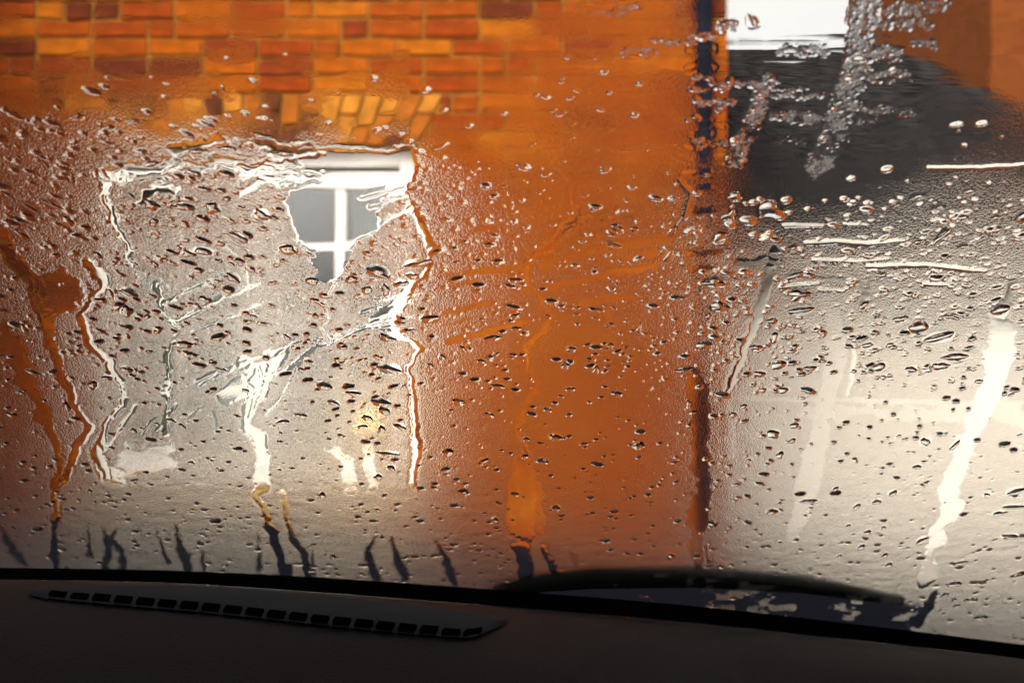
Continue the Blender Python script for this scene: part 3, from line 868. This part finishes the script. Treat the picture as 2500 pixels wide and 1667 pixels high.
# beads too small to pick out one by one
n_bead = 0
for _ in range(9500):
    px, py = rng.uniform(-60, 2560), rng.uniform(130, 1600)
    m_ = float(sample(mist, np.array([px]), np.array([py]))[0])
    if rng.random() > m_*1.0: continue
    if px > 1500 and py < 480 and rng.random() < .75: continue
    if py > 950 and rng.random() < .5: continue
    u0, v0 = px_uv(px, py)
    s = (py-150)/1250
    a = 0.00082*np.exp(rng.normal(0, .42))*(1.15 if py < 900 else 1.0)
    a = min(a, .0024)
    stamp(u0, v0, a*rng.uniform(.9, 1.5), a*rng.uniform(.8, 1.3), a*rng.uniform(.38, .55), skew=rng.normal(0, .5) + (.5 if px < 900 and py < 800 else 0))
    n_bead += 1

for _ in range(26000):
    px, py = rng.uniform(1380, 2330), rng.uniform(-10, 470)
    if rng.random() > float(sample(band, np.array([px]), np.array([py]))[0])*.5: continue
    u0, v0 = px_uv(px, py)
    a = min(.00058*np.exp(rng.normal(0, .40)), .0014)
    stamp(u0, v0, a, a*1.15, a*.19, keep=.45)
    n_bead += 1

# ------------------------------------------------------------------ single water drops, the 300 largest
HAND = """55 572 26 24 -35|461 617 32 16 -10|497 611 44 18 -12|702 607 46 22 0|583 577 34 22 -8|567 676 34 20 -15|501 728 30 14 10|310 757 34 22 10|447 838 46 20 0|792 940 38 20 -5
864 958 36 14 -8|815 981 28 14 -15|735 1012 32 12 -5|691 1027 30 12 8|885 1039 28 12 5|271 715 14 26 -20|315 712 36 18 -25|762 684 32 18 15|857 679 30 18 0|896 706 28 18 0
921 662 54 26 -18|980 690 28 16 20|1006 672 26 18 -10|941 706 22 26 -20|1022 641 62 14 12|1048 776 48 18 8|945 822 36 18 -20|952 899 54 18 -18|931 981 40 22 -5|938 1000 30 18 -5
897 1018 26 18 -10|932 1044 18 16 0|976 1039 28 14 -10|1193 1011 28 15 -5|1120 979 34 16 -12|1216 940 34 12 -10|1356 1065 34 16 -12|1559 1086 30 20 5|1093 1102 27 20 0|1281 1112 16 14 0
1323 1123 34 13 -12|1425 1081 24 9 5|1337 998 22 14 0|1488 791 22 14 -5|1490 844 20 14 0|1395 850 28 16 -5|1392 948 26 13 0|1506 959 32 14 -8|1202 823 44 16 15|948 1105 52 10 -5
955 1139 22 13 -5|923 1161 20 14 5|1741 686 54 24 0|1756 745 46 28 -8|1719 840 42 20 0|1671 901 42 16 8|1632 622 24 26 20|1941 671 34 22 8|1949 718 48 26 0|1953 755 54 18 10
1884 781 34 14 8|1891 822 22 20 0|1846 845 26 16 -5|1900 888 42 22 5|1855 910 30 14 -8|1912 950 30 13 -5|1862 949 20 14 0|1977 896 36 12 0|2242 796 50 30 0|2292 820 64 22 10
2331 868 64 18 3|2295 891 46 18 0|2320 770 38 14 0|2197 776 36 16 8|2107 743 28 15 5|2146 893 30 22 0|2117 840 26 14 10|2171 840 18 14 8|2224 899 26 16 5|2441 753 42 28 15
1887 1057 34 20 -8|1939 1036 24 14 0|1934 1073 16 14 0|1904 1108 18 20 0|1880 508 60 42 0|1795 478 34 26 -10|1780 524 34 26 15|1757 574 30 24 20|2435 560 20 16 10|2240 478 34 12 15
2365 466 24 14 5|2290 505 30 12 12|2300 575 26 30 40|2350 530 26 16 0|2430 530 22 12 0|2495 530 30 26 0|2350 600 26 12 5|2240 590 16 12 0|1975 560 20 12 0|2190 500 18 10 10
187 283 36 13 18|118 284 20 10 25|265 308 30 12 18|322 293 24 12 0|544 212 14 13 0|525 222 17 9 10|176 434 16 28 15|75 505 42 12 -42|130 497 36 11 -40|167 537 24 26 -30
371 499 36 24 -10|449 503 50 20 -12|519 506 36 28 -5|641 523 36 24 -25|475 421 28 20 0|369 398 44 13 10|482 367 46 12 5|556 360 44 12 -5|641 330 50 14 -8|692 372 60 13 -5
1974 1220 46 9 0|1885 1246 30 14 0|2091 1234 18 14 0|2140 1222 22 12 5|2180 1201 22 12 8|2118 1296 20 12 0|2250 1317 20 18 20|2103 1332 16 14 0|2345 1371 30 10 5|2466 1307 44 12 0
2482 1197 42 16 8|2440 1250 30 11 8|2475 1234 50 10 0|2490 1400 40 16 5|2330 1422 34 12 5|2370 1462 30 12 0|2395 1505 32 10 0|2160 1352 14 12 0|2040 1190 16 10 5|2330 1085 16 22 50
165 990 18 20 0|80 905 34 12 -15|30 1010 24 14 -8|60 800 16 24 10|240 620 16 20 -20|360 770 22 10 25|620 770 20 10 -15|700 820 18 12 -15|540 900 20 12 -10|600 950 16 10 -5
262 920 24 14 -5|310 900 26 16 -12|1560 800 14 26 5|1730 770 16 16 0|1640 560 20 18 20|1790 1010 18 14 0|1680 985 12 20 10|1690 1005 18 12 0|1840 48 34 22 -45|1508 556 36 20 -20
1498 595 40 12 -20|1390 1010 20 12 0|1370 965 18 10 0|1130 850 22 12 -12|1175 880 24 12 -12|1260 800 24 14 10|1080 870 20 14 -5|1050 890 18 12 -10|1455 900 14 22 20|1380 890 20 18 0"""
drops = [tuple(float(t_) for t_ in d.split()) for line in HAND.splitlines() for d in line.split('|')]
n_hand = len(drops)
occ = [(d[0], d[1], max(d[2], d[3])*.55) for d in drops]
tries = 0
while len(drops) < 300 and tries < 40000:
    tries += 1
    px, py = rng.uniform(10, 2490), rng.uniform(190, 1520)
    if py > np.interp(px, EX, TOPB)-18: continue
    m_ = float(sample(mist, np.array([px]), np.array([py]))[0])
    dens = 1.0
    if px > 1780 and py < 500: dens = .15
    if 1000 < px < 1700 and py < 560: dens = .15
    if px < 1000 and py > 1150: dens = .35
    if rng.random() > m_*dens: continue
    wdt = min(14*np.exp(rng.normal(0, .32)), 30)
    if any((px-o_[0])**2 + ((py-o_[1])*1.5)**2 < (o_[2]+wdt*.75+4)**2 for o_ in occ): continue
    sl = rng.normal(0, 10) - (28 if px < 700 and py < 760 else 0)
    h_ = wdt*rng.uniform(.42, .75)
    drops.append((px, py, wdt, h_, sl)); occ.append((px, py, wdt*.55))

m_water = bpy.data.materials.new('clear_water'); m_water.use_nodes = True
n_, l_ = m_water.node_tree.nodes, m_water.node_tree.links
n_.remove(n_['Principled BSDF'])
gb = n_.new('ShaderNodeBsdfGlass'); gb.inputs['IOR'].default_value = 1.333; gb.inputs['Roughness'].default_value = 0.0
l_.new(gb.outputs[0], n_['Material Output'].inputs['Surface'])

FILM_N = 0.0004
drop_recs = []
for k, (px, py, w_, h_, tilt) in enumerate(drops):
    u0, v0 = px_uv(px, py)
    ua, _ = px_uv(px + w_/2, py); _, vb1 = px_uv(px, py - h_/2); _, vb0 = px_uv(px, py + h_/2)
    a = abs(ua-u0); b = abs(vb1-vb0)/2
    # tilt given in the picture: shear in the glass plane
    sh = math.tan(math.radians(tilt))*(b/a)*(w_/h_) if abs(tilt) > 1 else 0.0
    ragged = .10 if py > 900 else (.16 if px < 1000 else .13)
    seg, rings = 36, 10
    ph = [rng.uniform(0, 2*math.pi) for _ in range(5)]
    am = [rng.normal(0, ragged)/(i_*.6+.8) for i_ in range(5)]
    th_ = np.arange(seg)*2*math.pi/seg
    rad = 1 + sum(am[i_]*np.cos((i_+2)*th_+ph[i_]) for i_ in range(5))
    rad = np.clip(rad, .55, 1.5)
    ox, oy = a*rad*np.cos(th_), b*rad*np.sin(th_)
    oy = oy + sh*ox*.8
    R = math.sqrt(a*min(b, 2.2*a))
    hmax = R*rng.uniform(.22, .33)
    vs, fs = [], []
    sag = .26
    for r in range(rings):
        rho = math.sin((r+1)/rings*math.pi/2)
        hh = (1-rho*rho)**.62
        for i_ in range(seg):
            x, y = ox[i_]*rho, oy[i_]*rho + sag*b*(1-rho*rho)
            vs.append((x, y, hmax*hh))
    top = len(vs); vs.append((0, sag*b, hmax))
    for r in range(rings-1):
        for i_ in range(seg):
            j_ = (i_+1) % seg
            fs.append((r*seg+i_, (r+1)*seg+i_, (r+1)*seg+j_, r*seg+j_))
    for i_ in range(seg): fs.append((top, i_, (i_+1) % seg))
    basei = len(vs)
    for i_ in range(seg): vs.append((ox[i_], oy[i_], -.00005))
    fs.append(tuple(basei + seg-1-i_ for i_ in range(seg)))
    nd = len(fs)-1
    for i_ in range(seg):
        j_ = (i_+1) % seg
        fs.append(((rings-1)*seg+i_, basei+i_, basei+j_, (rings-1)*seg+j_))
    me = bpy.data.meshes.new('water_drop'); me.from_pydata(vs, [], fs)
    sm = [True]*nd + [False]*(len(fs)-nd); me.polygons.foreach_set('use_smooth', sm)
    me.materials.append(m_water); me.update()
    o = bpy.data.objects.new('water_drop', me); C.objects.link(o)
    org = g_pt(u0, v0, FILM_N + .0003)
    o.matrix_world = Matrix(((1, 0, 0, org.x), (0, GV.y, -GN.y*-1, org.y), (0, GV.z, GN.z, org.z), (0, 0, 0, 1)))
    drop_recs.append((o, px, py, w_, h_, tilt))
    stamp(u0, v0, a*1.08, b*1.08 + abs(sh)*a*.5, 0, only_clear=True)
    if abs(sh) > .3:
        for q_ in (-.6, .6):
            stamp(u0+q_*a, v0+sh*.8*q_*a, a*.6, b*.9, 0, only_clear=True)

# sheet mesh
nverts = NU*NVV
co = np.empty((nverts + 4, 3), np.float32)
nn = FILM_N + H
co[:nverts, 0] = U.ravel()
co[:nverts, 1] = (GY - V*CT - nn*ST).ravel()
co[:nverts, 2] = (EYE_Z + V*ST - nn*CT).ravel()
bk = [(-outw[0], v_rows[0]), (outw[0], v_rows[0]), (outw[-1], v_rows[-1]), (-outw[-1], v_rows[-1])]
for i_, (u_, v_) in enumerate(bk):
    co[nverts+i_] = g_pt(u_, v_, .0001)
idx = np.arange(nverts).reshape(NVV, NU)
# seen from the cabin u runs right and v up, and the front looks into the cabin
quads = np.stack([idx[:-1, :-1], idx[:-1, 1:], idx[1:, 1:], idx[1:, :-1]], -1).reshape(-1, 4)
loops = np.concatenate([quads.ravel(), np.array([nverts+3, nverts+2, nverts+1, nverts])]).astype(np.int32)
npoly = len(quads)+1
me = bpy.data.meshes.new('water_film')
me.vertices.add(nverts+4); me.vertices.foreach_set('co', co.ravel())
me.loops.add(len(loops)); me.loops.foreach_set('vertex_index', loops)
me.polygons.add(npoly); me.polygons.foreach_set('loop_start', (np.arange(npoly)*4).astype(np.int32))
me.update(calc_edges=True)
mi = np.zeros(npoly, np.int32); mi[-1] = 1
me.polygons.foreach_set('material_index', mi)
smo = np.ones(npoly, bool); smo[-1] = False
me.polygons.foreach_set('use_smooth', smo)
at = me.attributes.new('mist', 'FLOAT', 'POINT')
at.data.foreach_set('value', np.concatenate([M.ravel(), np.zeros(4)]).astype(np.float32))
BN = sample(band, PXv, PYv)
bead_boost = .72 - .34*sstep(650, 950, PYv) + .1*np.clip(BN, 0, 1) + .1*sstep(800, 500, PYv)
afb = me.attributes.new('bead', 'FLOAT', 'POINT')
afb.data.foreach_set('value', np.concatenate([(M*bead_boost).ravel(), np.zeros(4)]).astype(np.float32))
fogv = M*(.005 + .012*sstep(450, 1100, PYv) + .075*sstep(1130, 1380, PYv)*(1-.75*sample(zone, PXv, PYv)) + .55*np.clip(BN, 0, 1))
af = me.attributes.new('fog', 'FLOAT', 'POINT')
af.data.foreach_set('value', np.concatenate([fogv.ravel(), np.zeros(4)]).astype(np.float32))
guv = me.attributes.new('glass', 'FLOAT_VECTOR', 'POINT')
gvv = np.zeros((nverts+4, 3), np.float32); gvv[:nverts, 0] = U.ravel(); gvv[:nverts, 1] = V.ravel()
guv.data.foreach_set('vector', gvv.ravel())

m_film = bpy.data.materials.new('condensation'); m_film.use_nodes = True
n_, l_ = m_film.node_tree.nodes, m_film.node_tree.links
n_.remove(n_['Principled BSDF'])
A1 = n_.new('ShaderNodeAttribute'); A1.attribute_name = 'mist'
A2 = n_.new('ShaderNodeAttribute'); A2.attribute_name = 'glass'
def math_(op, a, b=None, c=None):
    q_ = n_.new('ShaderNodeMath'); q_.operation = op
    for i_, x in enumerate((a, b, c)):
        if x is None: continue
        if isinstance(x, (int, float)): q_.inputs[i_].default_value = x
        else: l_.new(x, q_.inputs[i_])
    return q_.outputs[0]
def dots(scale, rr, sy=1.0):
    mp = n_.new('ShaderNodeMapping'); mp.inputs['Scale'].default_value = (scale, scale*sy, 1)
    l_.new(A2.outputs['Vector'], mp.inputs['Vector'])
    vo = n_.new('ShaderNodeTexVoronoi'); vo.voronoi_dimensions = '2D'; vo.feature = 'F1'
    vo.inputs['Scale'].default_value = 1.0
    l_.new(mp.outputs['Vector'], vo.inputs['Vector'])
    d = math_('DIVIDE', vo.outputs['Distance'], rr)
    d = math_('MULTIPLY', d, d)
    d = math_('SUBTRACT', 1.0, d)
    d = math_('MAXIMUM', d, 0.0)
    return math_('POWER', d, .75)
d1 = dots(1250, .50, .72)
d2 = dots(680, .40, .72)
h1 = math_('MULTIPLY', d1, .00007)
h2 = math_('MULTIPLY', d2, .00011)
hh = math_('MAXIMUM', h1, h2)
A4 = n_.new('ShaderNodeAttribute'); A4.attribute_name = 'bead'
hh = math_('MULTIPLY', hh, A4.outputs['Fac'])
bp = n_.new('ShaderNodeBump'); bp.inputs['Strength'].default_value = 1.0; bp.inputs['Distance'].default_value = 1.0
l_.new(hh, bp.inputs['Height'])
gb = n_.new('ShaderNodeBsdfGlass'); gb.inputs['IOR'].default_value = 1.333
cm = n_.new('ShaderNodeMixRGB'); cm.inputs['Color1'].default_value = (1, 1, 1, 1); cm.inputs['Color2'].default_value = (.86, .84, .81, 1)
l_.new(A1.outputs['Fac'], cm.inputs['Fac']); l_.new(cm.outputs['Color'], gb.inputs['Color'])
l_.new(math_('MULTIPLY', A1.outputs['Fac'], .06), gb.inputs['Roughness'])
l_.new(bp.outputs['Normal'], gb.inputs['Normal'])
tl = n_.new('ShaderNodeBsdfTranslucent'); tl.inputs['Color'].default_value = (.92, .92, .92, 1)
ms = n_.new('ShaderNodeMixShader')
A3 = n_.new('ShaderNodeAttribute'); A3.attribute_name = 'fog'
l_.new(A3.outputs['Fac'], ms.inputs['Fac'])
l_.new(gb.outputs[0], ms.inputs[1]); l_.new(tl.outputs[0], ms.inputs[2])
l_.new(ms.outputs[0], n_['Material Output'].inputs['Surface'])
me.materials.append(m_film); me.materials.append(m_water)
film = bpy.data.objects.new('water_film', me); C.objects.link(film)
tag(film, 'thin beaded mist and clear runs of water spread over the windscreen', 'water', kind='stuff')

# ------------------------------------------------------------------ labels of the drops
MARKS = [(120, 60, 'the upper left brickwork'), (560, 90, 'the brick courses above the window'), (900, 100, 'the orange bricks right of the arch'), (880, 290, 'the flat brick arch'), (300, 290, 'the left end of the brick arch'),
 (240, 380, 'the top left corner of the window'), (480, 400, 'the window head'), (850, 400, 'the clear patch at the window head'), (825, 530, 'the clear glazing bar'), (990, 450, 'the top right corner of the window'),
 (100, 420, 'the dim brick left of the window'), (60, 600, 'the upper bend of the orange run'), (150, 720, 'the orange clear blot'), (170, 960, 'the foot of the orange run'), (60, 950, 'the lower left rust patch'),
 (290, 600, 'the short run left of the mullion'), (410, 760, 'the pale vertical run'), (500, 690, 'the slanting wipe marks'), (560, 830, 'the middle of the misted window'), (700, 700, 'the foot of the clear pane'),
 (720, 860, 'the black branching wipe mark'), (480, 1000, 'the dark curved wipe marks'), (270, 1060, 'the white zigzag run'), (640, 1100, 'the thick white drip'), (850, 1030, 'the warm lamp glow'), (860, 1150, 'the twin white drips'),
 (960, 780, 'the white smear at the window edge'), (1010, 950, 'the right window edge'), (400, 1150, 'the white smears on the sill'), (620, 1220, 'the ochre sill band'), (280, 1330, 'the cluster of dark drips'), (690, 1330, 'the pair of dark drips'),
 (950, 1350, 'the faint twin drips'), (1090, 1370, 'the single curved drip'), (1130, 620, 'the beaded brick beside the window'), (1150, 760, 'the short orange wipes'), (1100, 1020, 'the brown mist right of the window'),
 (1330, 720, 'the kink of the orange run'), (1300, 900, 'the middle of the orange run'), (1275, 1100, 'the top of the amber blaze'), (1280, 1220, 'the amber blaze'), (1310, 1370, 'the dark stubs under the amber blaze'),
 (1480, 620, 'the faint orange wipes'), (1450, 850, 'the fine beads over brick'), (1500, 1000, 'the brown mist left of the pipe'), (1560, 1200, 'the lower brown mist'), (1660, 500, 'the thin dark run by the pipe'),
 (1710, 350, 'the upper drainpipe'), (1712, 620, 'the beaded stretch of drainpipe'), (1712, 1000, 'the lower drainpipe'), (1700, 1330, 'the foot of the drainpipe'), (1870, 60, 'the bright square of sky'), (1850, 300, 'the left sparkling band'),
 (2050, 300, 'the long sparkling band'), (2300, 250, 'the right end of the slate roof'), (1890, 480, 'the dark gap in the sparkles'), (2080, 590, 'the long horizontal rivulet'), (2280, 650, 'the second horizontal rivulet'), (2400, 420, 'the dark rivulet at the right edge'),
 (1850, 800, 'the white run beside the pipe'), (2030, 800, 'the dotted pale run'), (2130, 720, 'the forked white run'), (2270, 830, 'the big bead cluster'), (2440, 850, 'the broad white run'), (2460, 720, 'the hooked top of the broad run'),
 (2200, 1010, 'the white horizontal smear'), (1900, 1060, 'the pale mist under the white run'), (2080, 1200, 'the plain pale mist'), (2330, 1200, 'the bend of the broad run'), (2260, 1400, 'the tail of the broad run'), (2450, 1200, 'the coarse beads at the right edge'),
 (2420, 1450, 'the lower right corner of glass'), (1950, 1370, 'the mottled dark strip'), (2180, 1450, 'the right end of the mottled strip'), (2480, 1000, 'the right margin of glass'), (2250, 480, 'the beaded slates')]
def size_word(w_, h_):
    a = w_*h_
    return 'tiny' if a < 110 else 'small' if a < 230 else 'medium' if a < 480 else 'large' if a < 900 else 'very large'
def shape_word(w_, h_, t_):
    r = w_/h_
    if abs(t_) > 22: return 'slanting' if t_ > 0 else 'back-slanting'
    return 'long flat' if r > 3.0 else 'flat' if r > 2.0 else 'oval' if r > 1.35 else 'round' if r > .8 else 'upright'
seen = {}
used_pairs = {}
for rec in sorted(drop_recs, key=lambda r: -r[3]*r[4]):
    o, px, py, w_, h_, t_ = rec
    near = sorted(MARKS, key=lambda m_: (m_[0]-px)**2 + (m_[1]-py)**2)
    done = False
    for m_ in near[:3]:
        dx, dy = px-m_[0], py-m_[1]
        if math.hypot(dx, dy) < 22: rel = 'on'
        elif abs(dx) > 2.2*abs(dy): rel = 'right of' if dx > 0 else 'left of'
        elif abs(dy) > 2.2*abs(dx): rel = 'below' if dy > 0 else 'above'
        else: rel = ('lower right of' if dx > 0 else 'lower left of') if dy > 0 else ('upper right of' if dx > 0 else 'upper left of')
        lb = f'{size_word(w_, h_)} {shape_word(w_, h_, t_)} water drop {rel} {m_[2]}'
        if lb not in seen:
            done = True; break
    if not done:
        for extra in ('nearly touching', 'a little way', 'some way', 'well'):
            l2 = lb.replace('water drop ', f'water drop {extra} ') if extra != 'nearly touching' else lb.replace('water drop', 'low domed water drop')
            if l2 not in seen:
                lb = l2; break
    seen[lb] = 1
    tag(o, lb, 'water drop', 'water drops on the windscreen')
print('beads', n_bead, 'drops', len(drops), 'hand', n_hand, 'bricks', len(cand))
